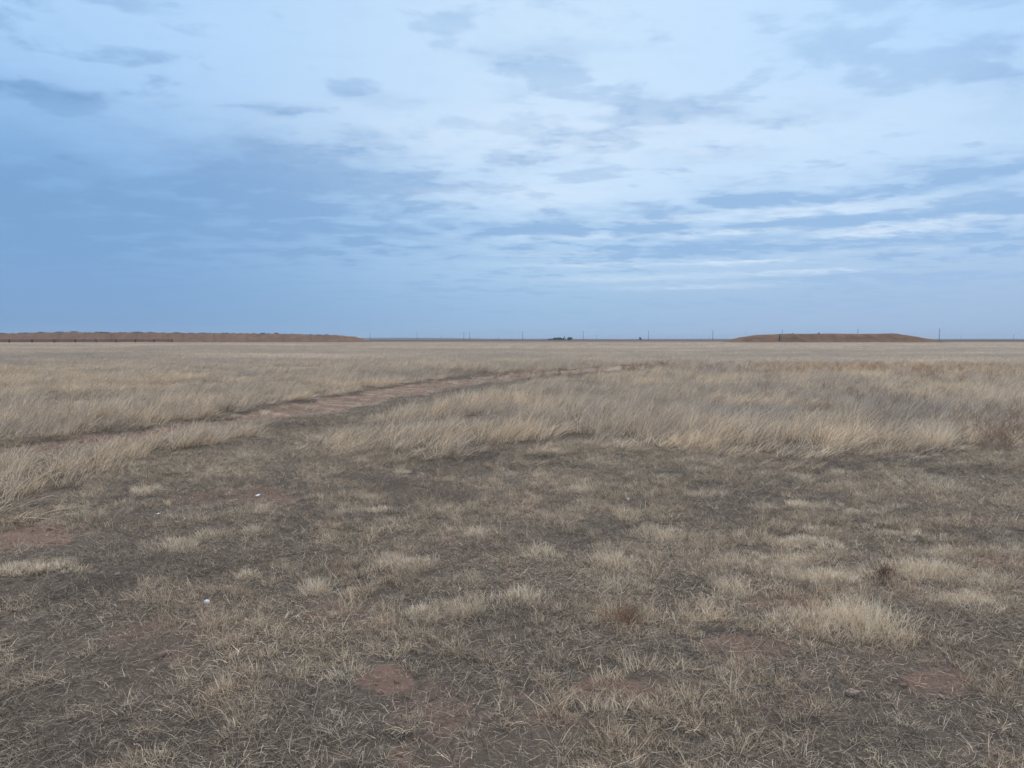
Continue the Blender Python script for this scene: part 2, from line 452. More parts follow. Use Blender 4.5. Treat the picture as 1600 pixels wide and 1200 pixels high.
# ------------------------------------------------------------------ ground sheet and dirt path
def make_ground():
    step = 0.0145
    th_f = np.arange(R(-62), R(62), step)                       # fine in front of the camera
    th_b = np.linspace(R(62), R(298), 90, endpoint=False)
    th = np.concatenate([th_f, th_b]); nt = len(th)
    rr = np.exp(np.arange(math.log(0.4), math.log(11000), step * 1.15)); nr = len(rr)
    TH, RR = np.meshgrid(th, rr)
    X = RR * np.sin(TH); Y = RR * np.cos(TH)
    x = np.concatenate([[0.0], X.ravel()]); y = np.concatenate([[0.0], Y.ravel()])
    z = height(x, y)
    r = np.hypot(x, y)
    dd = poly_dist(x, y, ROAD)
    road = np.maximum(road_mask(x, y) * (.58 + .42 * np.exp(-((dd - .55) / .32) ** 2)), track2_mask(x, y) * 0.6)
    bare = bare_mask(x, y) * (1 - sstep(r, 20, 40))
    field = sstep(r + (fbm(x * .1, y * .1, 3, 50) - .5) * 16, 26, 52)
    far = sstep(y + (fbm(x * .02, y * .02, 3, 51) - .5) * 20, 292, 306)
    far = np.maximum(far, sstep(r, 380, 420))
    farther = sstep(r + (fbm(x * .004, y * .004, 3, 52) - .5) * 260, 620, 900)
    i = np.arange(nr - 1)[:, None]; j = np.arange(nt)[None, :]
    a = 1 + i * nt + j; b = 1 + i * nt + (j + 1) % nt
    q = np.stack([a, a + nt, b + nt, b], -1).reshape(-1, 4)      # facing up
    fan = np.stack([np.zeros(nt, int), 1 + np.arange(nt), 1 + (np.arange(nt) + 1) % nt, 1 + (np.arange(nt) + 1) % nt], -1)
    rm = road_mask(x, y) * (r < 60)
    isroad = rm[q].mean(1) > 0.5
    co = np.stack([x, y, z], -1)
    def part(name, faces):
        u, inv = np.unique(faces, return_inverse=True)
        me = np_mesh(name, co[u], quads=inv.reshape(-1, 4), smooth=True,
                     attrs=dict(road=road[u], bare=bare[u], field=field[u], far=far[u], farther=farther[u]))
        return struct(link(name, me, M_GROUND))
    part('ground', q[~isroad]); part('dirt_path', q[isroad])
make_ground()

# ------------------------------------------------------------------ far hills, berm, mound
def make_hills():
    xs = np.linspace(-4300, 4600, 260); ts = np.linspace(0, 1, 9)
    X, T = np.meshgrid(xs, ts)
    Y = 4300 + T * 900
    px = 800 + X / 4700 * F
    prof = 4 + 6.5 * sstep(px, -200, 560) * (1 - sstep(px, 640, 800)) + 4 * fbm(X / 260, X * 0 + 2, 4, 60)
    Z = prof * np.sin(T * math.pi) ** 0.8 - 1.5
    co = np.stack([X, Y, Z], -1).reshape(-1, 3)
    nx = len(xs); i = np.arange(len(ts) - 1)[:, None]; j = np.arange(nx - 1)[None, :]
    a = i * nx + j
    q = np.stack([a, a + 1, a + nx + 1, a + nx], -1).reshape(-1, 4)
    struct(link('hills', np_mesh('hills', co, quads=q, smooth=True), M_HILL))
make_hills()

def heap(name, X, Y, Z, mat):
    n0, n1 = X.shape
    co = np.stack([X, Y, Z], -1).reshape(-1, 3)
    i = np.arange(n0 - 1)[:, None]; j = np.arange(n1 - 1)[None, :]
    a = i * n1 + j
    q = np.stack([a, a + 1, a + n1 + 1, a + n1], -1).reshape(-1, 4)
    return struct(link(name, np_mesh(name, co, quads=q, smooth=True), mat))

def berm_z(X, Y):
    px = 800 + X / 312 * F
    top = np.interp(px, [-700, -100, 40, 60, 180, 300, 430, 520, 548, 562, 580], [520, 521, 521, 519.6, 519.2, 520.3, 521.6, 523.5, 525.5, 529, 536])
    zt = CAM_H + (HZ - top) / F * 312 + (fbm(X * .35, X * 0 + 7, 3, 70) - .5) * 0.55
    mid = 316.0
    foot = 13.0 + 3 * (fbm(X * .05, X * 0, 3, 71) - .5)
    d = np.abs(Y - mid) - 4.5
    prof = 1 - np.clip(d / foot, 0, 1)
    gul = (fbm((X + d * 0.9) * .45, Y * .06, 3, 72) - .5) * 0.9 * np.clip(prof * (1 - prof) * 4, 0, 1)
    return np.maximum(zt, -0.3) * prof + gul - 0.05
xs = np.linspace(-420, -58, 420); ys = np.linspace(296, 336, 56)
X, Y = np.meshgrid(xs, ys)
heap('earth_berm', X, Y, berm_z(X, Y), M_BERM)

def mound_z(X, Y):
    px = 800 + X / 300 * F
    top = np.interp(px, [1120, 1142, 1165, 1190, 1220, 1290, 1345, 1392, 1410, 1440, 1470, 1490], [536, 534, 526.5, 522.7, 522, 521, 521, 521, 523, 528.5, 533, 536])
    zt = np.maximum(CAM_H + (HZ - top) / F * 300, -0.2) + (fbm(X * .3, X * 0 + 3, 4, 80) - .5) * 0.5
    d = np.abs(Y - 303) - 4.0
    prof = 1 - np.clip(d / 12.0, 0, 1)
    prof = prof * prof * (3 - 2 * prof)
    return zt * prof + (fbm(X * .4, Y * .2, 4, 81) - .5) * 1.0 * np.clip(prof * (1 - prof) * 4, 0, 1) - 0.05
xs = np.linspace(86, 202, 160); ys = np.linspace(286, 320, 48)
X, Y = np.meshgrid(xs, ys)
heap('earth_mound', X, Y, mound_z(X, Y), M_MOUND)

# ------------------------------------------------------------------ grass prototypes
PROTO = {}
def blade_mesh(name, base, az, L, th0, th1, wid, seg, rg, mat, tip=0.1, droop=None):
    """many blades in one mesh; arrays per blade. th = angle from vertical"""
    n = len(az)
    t = np.linspace(0, 1, seg + 1)
    P = np.zeros((n, seg + 1, 3)); P[:, 0] = base
    tw = rg.uniform(-.5, .5, n)
    for k in range(seg):
        th = th0 + (th1 - th0) * (t[k] + t[k + 1]) / 2
        st = (L / seg)[:, None] * np.stack([np.sin(th) * np.cos(az + tw * t[k]), np.sin(th) * np.sin(az + tw * t[k]), np.cos(th)], -1)
        P[:, k + 1] = P[:, k] + st
    P[:, :, 2] = np.maximum(P[:, :, 2], base[:, None, 2] * 0 + 0.003) if droop else P[:, :, 2]
    sa = rg.uniform(0, 2 * math.pi, n)
    side = np.stack([np.cos(sa), np.sin(sa), np.zeros(n)], -1)
    w = wid[:, None] * np.maximum((1 - t[None, :]) ** 0.6, tip) * 0.5
    A = P - side[:, None, :] * w[..., None]; Bv = P + side[:, None, :] * w[..., None]
    co = np.stack([A, Bv], 2).reshape(-1, 3)
    s2 = (seg + 1) * 2
    k = np.arange(seg)
    q = np.stack([2 * k, 2 * k + 1, 2 * k + 3, 2 * k + 2], -1)
    q = (q[None] + (np.arange(n) * s2)[:, None, None]).reshape(-1, 4)
    bv = np.repeat(rg.uniform(0, 1, n), s2)
    me = np_mesh(name, co, quads=q, smooth=True, attrs=dict(bv=bv))
    me.materials.append(mat)
    return me

def disc(n, r, rg, p=0.5):
    a = rg.uniform(0, 2 * math.pi, n); d = r * rg.uniform(0, 1, n) ** p
    return np.stack([d * np.cos(a), d * np.sin(a), np.zeros(n)], -1)

def tuft(name, mat, n, rad, h, wid, lean, seed, wind=0.0, seg=4, curl=0.9):
    rg = np.random.default_rng(seed)
    b = disc(n, rad, rg, 0.6)
    az = np.arctan2(b[:, 1], b[:, 0]) + rg.normal(0, 0.9, n)
    th0 = np.abs(rg.normal(0.1, 0.18, n)) + lean * np.hypot(b[:, 0], b[:, 1]) / max(rad, 1e-6) * 0.5
    th1 = th0 + np.abs(rg.normal(curl, 0.45, n))
    if wind:
        keep = rg.uniform(0, 1, n) < wind
        az = np.where(keep, rg.normal(0.0, 0.45, n), az)
    b[:, 2] -= 0.01
    return blade_mesh(name, b, az, h * rg.uniform(0.45, 1.0, n), th0, th1, wid * rg.uniform(.6, 1.2, n), seg, rg, mat)

def litter(name, mat, n, rad, L, wid, seed):
    rg = np.random.default_rng(seed)
    b = disc(n, rad, rg, 0.5); b[:, 2] = rg.uniform(0.002, 0.022, n)
    az = rg.uniform(0, 2 * math.pi, n)
    th0 = rg.normal(1.40, 0.22, n); th1 = th0 + rg.normal(0.2, 0.25, n)
    return blade_mesh(name, b, az, L * rg.uniform(.3, 1.0, n), th0, th1, wid * rg.uniform(.6, 1.2, n), 3, rg, mat, 0.3, True)

def weed(name, mat, n, h, seed, spread=0.5):
    """twiggy dead forb: stems that fork"""
    rg = np.random.default_rng(seed)
    B, A, L, T0, T1, W = [], [], [], [], [], []
    for _ in range(n):
        az = rg.uniform(0, 6.283); th = abs(rg.normal(spread * .6, spread * .5)); l = h * rg.uniform(.5, 1)
        B.append((rg.normal(0, .03), rg.normal(0, .03), -.01)); A.append(az); L.append(l); T0.append(th); T1.append(th + .25); W.append(.006)
        d = np.array([math.sin(th) * math.cos(az), math.sin(th) * math.sin(az), math.cos(th)])
        for k in range(7):
            f = rg.uniform(.25, .95); a2 = az + rg.normal(0, 1.3)
            B.append(tuple(np.array(B[-1 - k if False else -(k + 1)]) * 0 + np.array(d) * l * f)); A.append(a2); L.append(l * rg.uniform(.12, .4))
            T0.append(th + rg.normal(.2, .5)); T1.append(T0[-1] + rg.normal(0, .3)); W.append(.0045)
    f = np.array
    return blade_mesh(name, f(B, float), f(A), f(L), f(T0), f(T1), f(W), 3, rg, mat, 0.35)

def protos(key, meshes):
    c = bpy.data.collections.new(key)
    for k, me in enumerate(meshes):
        c.objects.link(bpy.data.objects.new('%s_%02d' % (key, k), me))     # names sort in order: picked by index
    PROTO[key] = (c, len(meshes))
protos('short_tuft', [tuft('short_tuft', M_SHORT, 54, .045, (.075, .085, .06)[k], .0030, .5, 100 + k, 0.2, 4, .7) for k in range(3)] +
                     [tuft('thin_tuft', M_SHORT, 20, .03, (.11, .13, .10)[k], .0031, .9, 110 + k, 0.2, 5, (.6, .9, 1.3)[k]) for k in range(3)] +
                     [tuft('stubble', M_SHORT, 40, .075, .045, .0030, .4, 115 + k, 0.0, 2, .4) for k in range(2)])
protos('litter_patch', [litter('litter_patch', M_LITTER, 190, .24, (.06, .095, .05, .075, .12)[k], (.0024, .0030, .0022, .0036, .0026)[k], 120 + k) for k in range(5)])
protos('pale_tuft', [tuft('pale_tuft', M_PALE, 150, .11, .085, .0032, .35, 130 + k, 0.15, 4, .75) for k in range(3)])
protos('tall_tuft', [tuft('tall_tuft', M_TALL, 66, .14, .50, .0052, .5, 140 + k, 0.8, 5, 0.75) for k in range(4)] +
                    [tuft('wispy_tuft', M_TALL, 38, .16, .66, .0048, .4, 150 + k, 0.85, 5, 0.6) for k in range(2)])
protos('field_patch', [tuft('field_patch', M_FIELD, 170, .60, .36, .010, .4, 160 + k, 0.7, 3, 0.8) for k in range(3)])
protos('dry_weed', [weed('dry_weed', M_WEED, 18, .30, 170 + k, .8) for k in range(3)])

# ------------------------------------------------------------------ scatter
def scatter_group():
    g = bpy.data.node_groups.new('scatter', 'GeometryNodeTree')
    g.interface.new_socket('Geometry', in_out='INPUT', socket_type='NodeSocketGeometry')
    g.interface.new_socket('Plants', in_out='INPUT', socket_type='NodeSocketCollection')
    g.interface.new_socket('Geometry', in_out='OUTPUT', socket_type='NodeSocketGeometry')
    N, Lk = g.nodes, g.links
    gi = N.new('NodeGroupInput'); go = N.new('NodeGroupOutput')
    ci = N.new('GeometryNodeCollectionInfo'); ci.inputs['Separate Children'].default_value = True
    Lk.new(gi.outputs['Plants'], ci.inputs['Collection'])
    ip = N.new('GeometryNodeInstanceOnPoints'); ip.inputs['Pick Instance'].default_value = True
    def at(name, ty):
        n = N.new('GeometryNodeInputNamedAttribute'); n.data_type = ty; n.inputs['Name'].default_value = name
        return n.outputs['Attribute']
    Lk.new(gi.outputs['Geometry'], ip.inputs['Points']); Lk.new(ci.outputs[0], ip.inputs['Instance'])
    Lk.new(at('pick', 'INT'), ip.inputs['Instance Index'])
    er = N.new('FunctionNodeEulerToRotation'); Lk.new(at('rot', 'FLOAT_VECTOR'), er.inputs[0])
    Lk.new(er.outputs[0], ip.inputs['Rotation'])
    Lk.new(at('size', 'FLOAT_VECTOR'), ip.inputs['Scale'])
    Lk.new(ip.outputs[0], go.inputs[0])
    return g
SCATTER = scatter_group()

def scatter(name, key, x, y, dry, sx, sz, pick=None, spin=math.pi, tilt=0.06, zoff=0.0):
    n = len(x)
    col, npk = PROTO[key]
    me = bpy.data.meshes.new(name)
    me.vertices.add(n)
    z = height(x, y) + zoff
    me.vertices.foreach_set('co', np.stack([x, y, z], -1).astype(np.float32).ravel())
    def put(nm, ty, field, arr):
        a = me.attributes.new(nm, ty, 'POINT'); a.data.foreach_set(field, arr)
    if pick is None: pick = rng.integers(0, npk, n)
    put('pick', 'INT', 'value', pick.astype(np.int32))
    rot = np.stack([rng.normal(0, tilt, n), rng.normal(0, tilt, n), rng.uniform(-spin, spin, n)], -1)
    put('rot', 'FLOAT_VECTOR', 'vector', rot.astype(np.float32).ravel())
    put('size', 'FLOAT_VECTOR', 'vector', np.stack([sx, sx, sz], -1).astype(np.float32).ravel())
    put('dry', 'FLOAT', 'value', np.clip(dry, 0, 1).astype(np.float32))
    o = bpy.data.objects.new(name, me); COL.objects.link(o)
    md = o.modifiers.new('scatter', 'NODES'); md.node_group = SCATTER
    sid = [s.identifier for s in SCATTER.interface.items_tree if s.name == 'Plants'][0]
    md[sid] = col
    return stuff(o)

def wedge(y0, y1, dens, spread=0.92, side=1.2):
    """random points in front of the camera, dens per square metre"""
    area = spread * (y1 ** 2 - y0 ** 2) + 2 * side * (y1 - y0)
    n = int(area * dens)
    yy = np.sqrt(rng.uniform(y0 ** 2, y1 ** 2, n))
    xx = rng.uniform(-1, 1, n) * (spread * yy + side)
    return xx, yy

def keep(x, y, prob):
    k = rng.uniform(0, 1, len(x)) < prob
    return x[k], y[k]

# flattened litter over the open foreground
x, y = wedge(1.4, 14, 66)
k = ~tall_mask(x, y) | (rng.uniform(0, 1, len(x)) < .4)
x, y = x[k], y[k]
x, y = keep(x, y, np.clip(1.05 - 0.85 * bare_mask(x, y) - 0.9 * road_mask(x, y) - .5 * track2_mask(x, y), 0.06, 1))
dry = 0.30 + 0.9 * (fbm(x * 1.1, y * 1.1, 3, 90) - .5) + rng.normal(0, .12, len(x))
s = rng.uniform(.7, 1.25, len(x))
scatter('grass_litter', 'litter_patch', x, y, dry, s, s)
x, y = wedge(7, 36, 9)
k = ~tall_mask(x, y); x, y = x[k], y[k]
x, y = keep(x, y, np.clip(np.where(y < 12, .5, 1.0) - 0.8 * road_mask(x, y) + .35 * road_mask(x, y) * sstep(fbm(x * 1.2, y * 1.2, 3, 58), .47, .6), 0, 1))
s = rng.uniform(1.2, 2.0, len(x))
scatter('grass_litter', 'litter_patch', x, y, 0.45 + rng.normal(0, .15, len(x)), s, s)

# short standing grass
x, y = wedge(1.4, 14, 300)
k = ~tall_mask(x, y); x, y = x[k], y[k]
den = 0.10 + 1.9 * sstep(fbm(x * 2.6, y * 2.6, 4, 91), 0.40, 0.64) * (0.40 + 0.45 * sstep(x + 0.2 * y, -2, 2) + .45 * (1 - sstep(y, 3.2, 5.5)))
den = den * np.clip(1 - 0.9 * bare_mask(x, y), 0.10, 1) * np.clip(1 - road_mask(x, y) - .4 * track2_mask(x, y), 0.02, 1)
x, y = keep(x, y, den)
dry = 0.38 + 1.1 * (fbm(x * .9, y * .9, 4, 92) - .5) + rng.normal(0, .2, len(x))
s = rng.uniform(.55, 1.3, len(x))
scatter('short_grass', 'short_tuft', x, y, dry, s, s * rng.uniform(.7, 1.2, len(x)), tilt=.18)

# pale low bunches that run together into patches
x, y = wedge(2.0, 16, 16)
k = ~tall_mask(x, y); x, y = x[k], y[k]
pn = fbm(x * .8 + 4, y * 1.1, 4, 93)
x, y = keep(x, y, 0.9 * sstep(pn + 0.05 * sstep(x, 0, 4), 0.58, 0.72) * (1 - road_mask(x, y)) * (1 - .9 * bare_mask(x, y)))
ax, ay = [x], [y]
for (px, py, rx, ry) in [(150, 800, 55, 8), (225, 770, 42, 6), (170, 746, 50, 6), (300, 748, 40, 5), (410, 681, 28, 5), (470, 692, 45, 8), (540, 690, 30, 7), (400, 712, 40, 6), (90, 880, 50, 9),
        (40, 888, 40, 8), (275, 850, 45, 9), (320, 842, 40, 7), (1110, 778, 30, 7), (1205, 793, 34, 8), (1275, 792, 40, 7), (1190, 742, 46, 7), (1240, 748, 40, 6), (790, 735, 28, 5),
        (936, 722, 34, 5), (640, 742, 22, 5), (570, 778, 30, 5), (800, 803, 34, 6), (1020, 748, 40, 5), (1075, 722, 40, 6), (1420, 758, 40, 5), (1465, 730, 60, 4), (1350, 803, 46, 7),
        (1400, 838, 60, 8), (1262, 850, 60, 12), (1232, 876, 60, 10), (1480, 862, 60, 8), (1310, 900, 60, 9), (1255, 905, 50, 10), (640, 884, 60, 8), (1500, 940, 60, 12), (1440, 895, 50, 9),
        (560, 806, 30, 5), (730, 835, 40, 6), (1100, 735, 60, 5), (880, 745, 40, 5), (1290, 830, 40, 7), (1560, 860, 40, 6), (1290, 965, 60, 12), (700, 960, 60, 10)]:
    m = int(4 + rx * ry / 22)
    q0 = rng.normal(0, .55, (m, 2)); ang = rng.normal(0, .06)
    gx, gy = ground_at(px + rx * q0[:, 0], py + ry * q0[:, 1] + ang * rx * q0[:, 0])
    ax.append(gx); ay.append(gy)
x = np.concatenate(ax); y = np.concatenate(ay)
s = rng.uniform(.25, 1.05, len(x)) ** 1.2
scatter('pale_grass', 'pale_tuft', x, y, rng.uniform(.1, .9, len(x)), s, np.maximum(s, .5) * rng.uniform(.55, 1.15, len(x)), tilt=.15)

# tall grass near and middle distance
x, y = wedge(4.5, 50, 26, 0.90, 1.0)
k = tall_mask(x, y); x, y = x[k], y[k]
px, py = pix(x, y)
left = (sstep(560 - px, -160, 160))
clump_n = fbm(x * 1.25, y * .9, 4, 94)
strip = (px < 410) & (py > 640) & (y < 16) & (poly_dist(x, y, ROAD) > .8)
x, y = keep(x, y, np.clip(0.16 + .7 * strip + 1.5 * sstep(clump_n, .34 + .06 * left, .60), 0, 1) * np.where(y > 30, .6, 1))
px, py = pix(x, y)
leftside = sstep(500 - px, -100, 100)
dry = 0.40 + 1.3 * (fbm(x * .35, y * .35, 4, 95) - .5) + rng.normal(0, .14, len(x))
hgt = (0.70 + 0.7 * (fbm(x * .5, y * .5, 3, 96) - .5) + (.35 + .5 * leftside) * (fbm(x * 1.25, y * .9, 4, 94) - .48)) * (1 - 0.22 * leftside) * rng.uniform(.75, 1.15, len(x))
# grass thins and shortens at the edge of the open ground
ex = np.stack([tall_mask(x + dx, y + dy) for dx, dy in ((.5, 0), (-.5, 0), (0, -.6), (0, .5))]).mean(0)
hgt = hgt * (0.62 + 0.38 * ex)
tong = (px < 405) & (y < 16) & (py > 640)
hgt = np.where(tong, np.maximum(hgt * 1.3, .62), hgt)
dry = dry + .9 * (fbm(x * 1.25, y * .9, 4, 94) - .5) + .28 * (1 - ex) + .10 * sstep(12.5 - y, 0, 2)
xf, yf = wedge(5, 20, 24)
near = np.stack([tall_mask(xf + dx, yf + dy) for dx, dy in ((0, .35), (0, .8), (0, 1.4), (.6, .5), (-.6, .5), (0, -.6))]).mean(0)
kf = (~tall_mask(xf, yf)) & (rng.uniform(0, 1, len(xf)) < near * .75) & (road_mask(xf, yf) < .3) & (fbm(xf * 1.9, yf * 1.9, 3, 55) > .44)
xf, yf, near = xf[kf], yf[kf], near[kf]
x = np.concatenate([x, xf]); y = np.concatenate([y, yf])
dry = np.concatenate([dry, rng.normal(.55, .2, len(xf))]); hgt = np.concatenate([hgt, (.18 + .38 * near) * rng.uniform(.7, 1.2, len(xf))])
scatter('tall_grass', 'tall_tuft', x, y, dry, rng.uniform(.8, 1.3, len(x)), np.maximum(hgt, .15), spin=.7, tilt=.14)

# grass on the crown and broken edges of the track
xr, yr = wedge(5, 50, 9)
dr = poly_dist(xr, yr, ROAD)
pr = np.where(dr < .22, .9, np.where(dr > .75, .8, .12)) * (road_mask(xr, yr) > .1) * sstep(fbm(xr * .9, yr * .9, 4, 57), .42, .56) * (0.25 + .45 * sstep(yr, 16, 30))
kr = rng.uniform(0, 1, len(xr)) < pr
xr, yr = xr[kr], yr[kr]
scatter('track_grass', 'tall_tuft', xr, yr, rng.normal(.5, .2, len(xr)), rng.uniform(.7, 1.3, len(xr)), rng.uniform(.12, .42, len(xr)), spin=1.5, tilt=.2)

# open field beyond
x1, y1 = wedge(40, 110, 4.2, 0.88, 2); x2, y2 = wedge(105, 300, 1.05, 0.88, 2)
x = np.concatenate([x1, x2]); y = np.concatenate([y1, y2])
big = np.where(y > 105, 2.0, 1.1)
x, y, big = (lambda kk: (x[kk], y[kk], big[kk]))(rng.uniform(0, 1, len(x)) < (0.45 + 1.2 * sstep(fbm(x * .12, y * .25, 4, 97), .35, .6)))
dry = 0.45 + 1.5 * (fbm(x * .05, y * .12, 4, 98) - .5) + rng.normal(0, .1, len(x))
scatter('field_grass', 'field_patch', x, y, dry, big * rng.uniform(.8, 1.2, len(x)), rng.uniform(.7, 1.15, len(x)) * (0.7 + .6 * fbm(x * .2, y * .2, 3, 99)), spin=.5, tilt=.04)

# band of dry weeds behind the tall grass on the right
wx, wy, wd = [], [], []
for (px0, px1, py0, py1, n, d0) in ((970, 1190, 572, 590, 150, .25), (1180, 1640, 573, 590, 560, .85), (1400, 1700, 590, 606, 90, .5), (1180, 1460, 606, 640, 40, .1), (1490, 1700, 640, 702, 60, .2), (1290, 1480, 600, 660, 40, .15), (660, 960, 583, 592, 40, .3)):
    for _ in range(n):
        a, b = ground_at(random.uniform(px0, px1), random.uniform(py0, py1))
        wx.append(a); wy.append(b); wd.append(d0 + random.gauss(0, .15))
wx, wy, wd = map(np.array, (wx, wy, wd))
s = rng.uniform(.7, 1.45, len(wx))
scatter('dry_weeds', 'dry_weed', wx, wy, wd, s, s)

# ------------------------------------------------------------------ bunches of pale grass that stand apart (things)
def bunch_mesh(name, n, h, seed, rim, rx=.12, ry=.12, mat=None):
    rg = np.random.default_rng(seed)
    b = disc(n, 1.0, rg, 0.55)
    # ragged outline: lobes of different reach
    a0 = np.arctan2(b[:, 1], b[:, 0])
    lob = 1 + .22 * np.sin(a0 * 2 + seed) + .16 * np.sin(a0 * 5 + 2 * seed) + .12 * np.sin(a0 * 9 + seed * 3)
    rr = np.hypot(b[:, 0], b[:, 1])
    b[:, 0] *= rx * lob; b[:, 1] *= ry * lob
    az = a0 + rg.normal(0, 0.8, n)
    az = np.where(rg.uniform(0, 1, n) < .55, rg.uniform(0, 6.283, n), az)
    th0 = np.abs(rg.normal(.10, .2, n)) + rr ** 2 * rim * .7
    th1 = th0 + np.abs(rg.normal(.65, .45, n))
    b[:, 2] -= 0.008
    fn = fbm(b[:, 0] * 14 + seed, b[:, 1] * 14, 3, seed)
    gap = fbm(b[:, 0] * 22 + seed, b[:, 1] * 22, 3, seed + 5)
    h = h * (0.45 + 1.05 * fn) * np.where(gap < .40, .35, 1.0)
    return blade_mesh(name, b, az, h * rg.uniform(.45, 1, n) * (1.1 - .45 * rr), th0, th1, .0034 * rg.uniform(.6, 1.25, n), 4, rg, mat or M_BUNCH)

def thing_grass_mat(name, a, b, c):
    m, B, p = new_mat(name, 0.8, 0.1)
    bv = B.attr('bv')
    rnd = B.n.new('ShaderNodeObjectInfo').outputs['Random']
    col = B.mix(B.math('MULTIPLY_ADD', bv, 0.6, B.mul(rnd, .4)), a, b)
    col = B.mix(B.ramp(B.math('FRACT', B.mul(bv, 7.3)), .84, .88), col, c)
    s = B.vec('SCALE', col); B.put(s.node.inputs['Scale'], B.ramp(B.math('FRACT', B.mul(bv, 3.7)), 0, 1, .7, 1.25, False))
    B.put(p.inputs['Base Color'], s)
    tr = B.n.new('ShaderNodeBsdfTranslucent'); B.put(tr.inputs['Color'], s)
    mx = B.n.new('ShaderNodeMixShader'); mx.inputs[0].default_value = 0.25
    B.l.new(p.outputs[0], mx.inputs[1]); B.l.new(tr.outputs[0], mx.inputs[2])
    B.l.new(mx.outputs[0], B.n['Material Output'].inputs['Surface'])
    return m
M_BUNCH = thing_grass_mat('straw bunch', (0.82, 0.69, 0.53), (0.94, 0.79, 0.60), (0.60, 0.47, 0.33))
M_RUST = thing_grass_mat('rust weed', (0.26, 0.14, 0.085), (0.40, 0.24, 0.14), (0.20, 0.12, 0.09))
M_MAROON = thing_grass_mat('maroon weed', (0.13, 0.075, 0.065), (0.24, 0.14, 0.11), (0.30, 0.22, 0.17))
KIND = [(.115, .35, 1.0), (.095, .5, 1.1), (.095, .5, .85)]      # height, splay, fullness
G_B = 'pale bunches of dry grass standing apart on the open ground'
BL = [  # px, py of the base, width in photo pixels, depth ratio, height factor, mesh, label
    (487, 932, 54, .9, 1.25, 0, 'small domed tan grass bunch to the right of the white pebble'),
    (846, 882, 68, .8, 1.0, 1, 'flat-topped pale grass bunch alone on dark litter near the centre'),
    (1153, 888, 84, .6, .9, 1, 'slanting comma-shaped straw bunch left of the maroon weed'),
    (818, 960, 88, .7, .95, 1, 'wide low cream grass bunch below the lone flat-topped bunch'),
    (722, 921, 80, .6, .8, 2, 'thin wispy straw bunch beside the wide low cream bunch'),
    (622, 902, 74, .95, .9, 0, 'loose ragged straw bunch two steps right of the small domed tan bunch'),
    (1046, 852, 92, 1.1, .85, 1, 'broad pale grass patch with square shoulders behind the mushroom-shaped bunch'),
    (966, 898, 76, .9, 1.0, 0, 'pinkish grey mushroom-shaped grass bunch in front of the broad square patch'),
    (982, 935, 90, .7, .9, 2, 'ring-shaped thin straw bunch just behind the rust red weed'),
    (1152, 938, 78, .9, 1.1, 0, 'upright tan grass bunch below the slanting comma-shaped bunch'),
    (1108, 968, 84, .9, .9, 2, 'grey straw bunch spread over bare soil, nearest to the upright tan bunch'),
    (1394, 1008, 150, .75, 1.35, 1, 'largest yellow straw bunch on the open ground, with a shaggy front edge'),
    (1365, 966, 120, .6, .9, 2, 'greyer low bunch touching the back of the largest yellow bunch'),
    (1490, 912, 120, .7, 1.0, 1, 'long pale straw bunch directly right of the maroon weed'),
    (1572, 932, 84, .8, 1.0, 2, 'pale spiky bunch at the right edge of the photo beside the long straw bunch'),
    (1518, 778, 110, 1.3, .9, 1, 'big bright cream grass patch below the tall grass at far right'),
    (906, 804, 54, .9, .8, 0, 'small round straw cushion, left one of a pair in the middle ground'),
    (996, 812, 56, .9, .8, 2, 'small straggly straw cushion, right one of a pair in the middle ground'),
    (914, 775, 84, .7, .75, 1, 'low double-humped straw bunch behind the small round cushion'),
    (690, 810, 66, .8, .85, 0, 'pale tuft left of centre, halfway between tall grass and wispy bunch'),
    (504, 796, 58, .6, .75, 2, 'low flat straw tuft beside the bare reddish patch left of centre'),
    (1320, 745, 54, .7, .9, 0, 'neat tan cushion of grass in front of the tall grass at right'),
    (1332, 766, 76, .6, .7, 1, 'low wide straw strip just in front of the neat tan cushion'),
    (868, 712, 50, .7, 1.0, 2, 'blond tuft at the foot of the tall grass, centre of the photo'),
    (395, 838, 46, .8, 1.0, 2, 'yellowish small tuft left of centre above the white pebble'),
    (380, 906, 40, .7, .8, 0, 'tiny pale tuft above and right of the white pebble'),
]
for k, (px, py, wpx, dr, hf, mi, lab) in enumerate(BL):
    gx, gy = ground_at(px, py)
    r = wpx / F * math.hypot(gy, CAM_H) / 2
    ry = r * dr * 1.3
    h, rim, full = KIND[mi]
    n = int(np.clip(21000 * full * r * ry, 440, 2600))
    me = bunch_mesh('grass_bunch', n, h * hf * max(.9, min(1.5, (r / .12) ** .4)), 3 + k, rim, r, ry)
    o = link('grass_bunch', me, None)
    gy += ry * .8
    o.location = (gx, gy, float(height(np.array(gx), np.array(gy))))
    o.rotation_euler = (0, 0, random.uniform(-.2, .2))
    tag(o, lab, 'grass bunch', G_B)

# the straw clump at the edge of the tall grass, the rust weed, the maroon weed, red heaps
def grass_thing(name, me, px, py, wpx, hz, label, cat, group=None):
    gx, gy = ground_at(px, py)
    r = wpx / F * math.hypot(gy, CAM_H) / 2
    o = link(name, me, None)
    o.location = (gx, gy + r * .7, float(height(np.array(gx), np.array(gy + r * .7))))
    o.scale = (r / .12, r / .12, hz)
    return tag(o, label, cat, group)
rg = np.random.default_rng(77)
n = 420
b = disc(n, .12, rg, .6); az = np.arctan2(b[:, 1], b[:, 0])
clump = blade_mesh('straw_clump', b, az, .42 * rg.uniform(.5, 1, n), np.abs(rg.normal(.05, .1, n)), np.abs(rg.normal(.45, .3, n)), .003 * rg.uniform(.6, 1.2, n), 4, rg, M_BUNCH)
grass_thing('grass_clump', clump, 1470, 704, 50, 1.0, 'upright blond grass clump in front of the grey tall grass at right', 'grass clump')
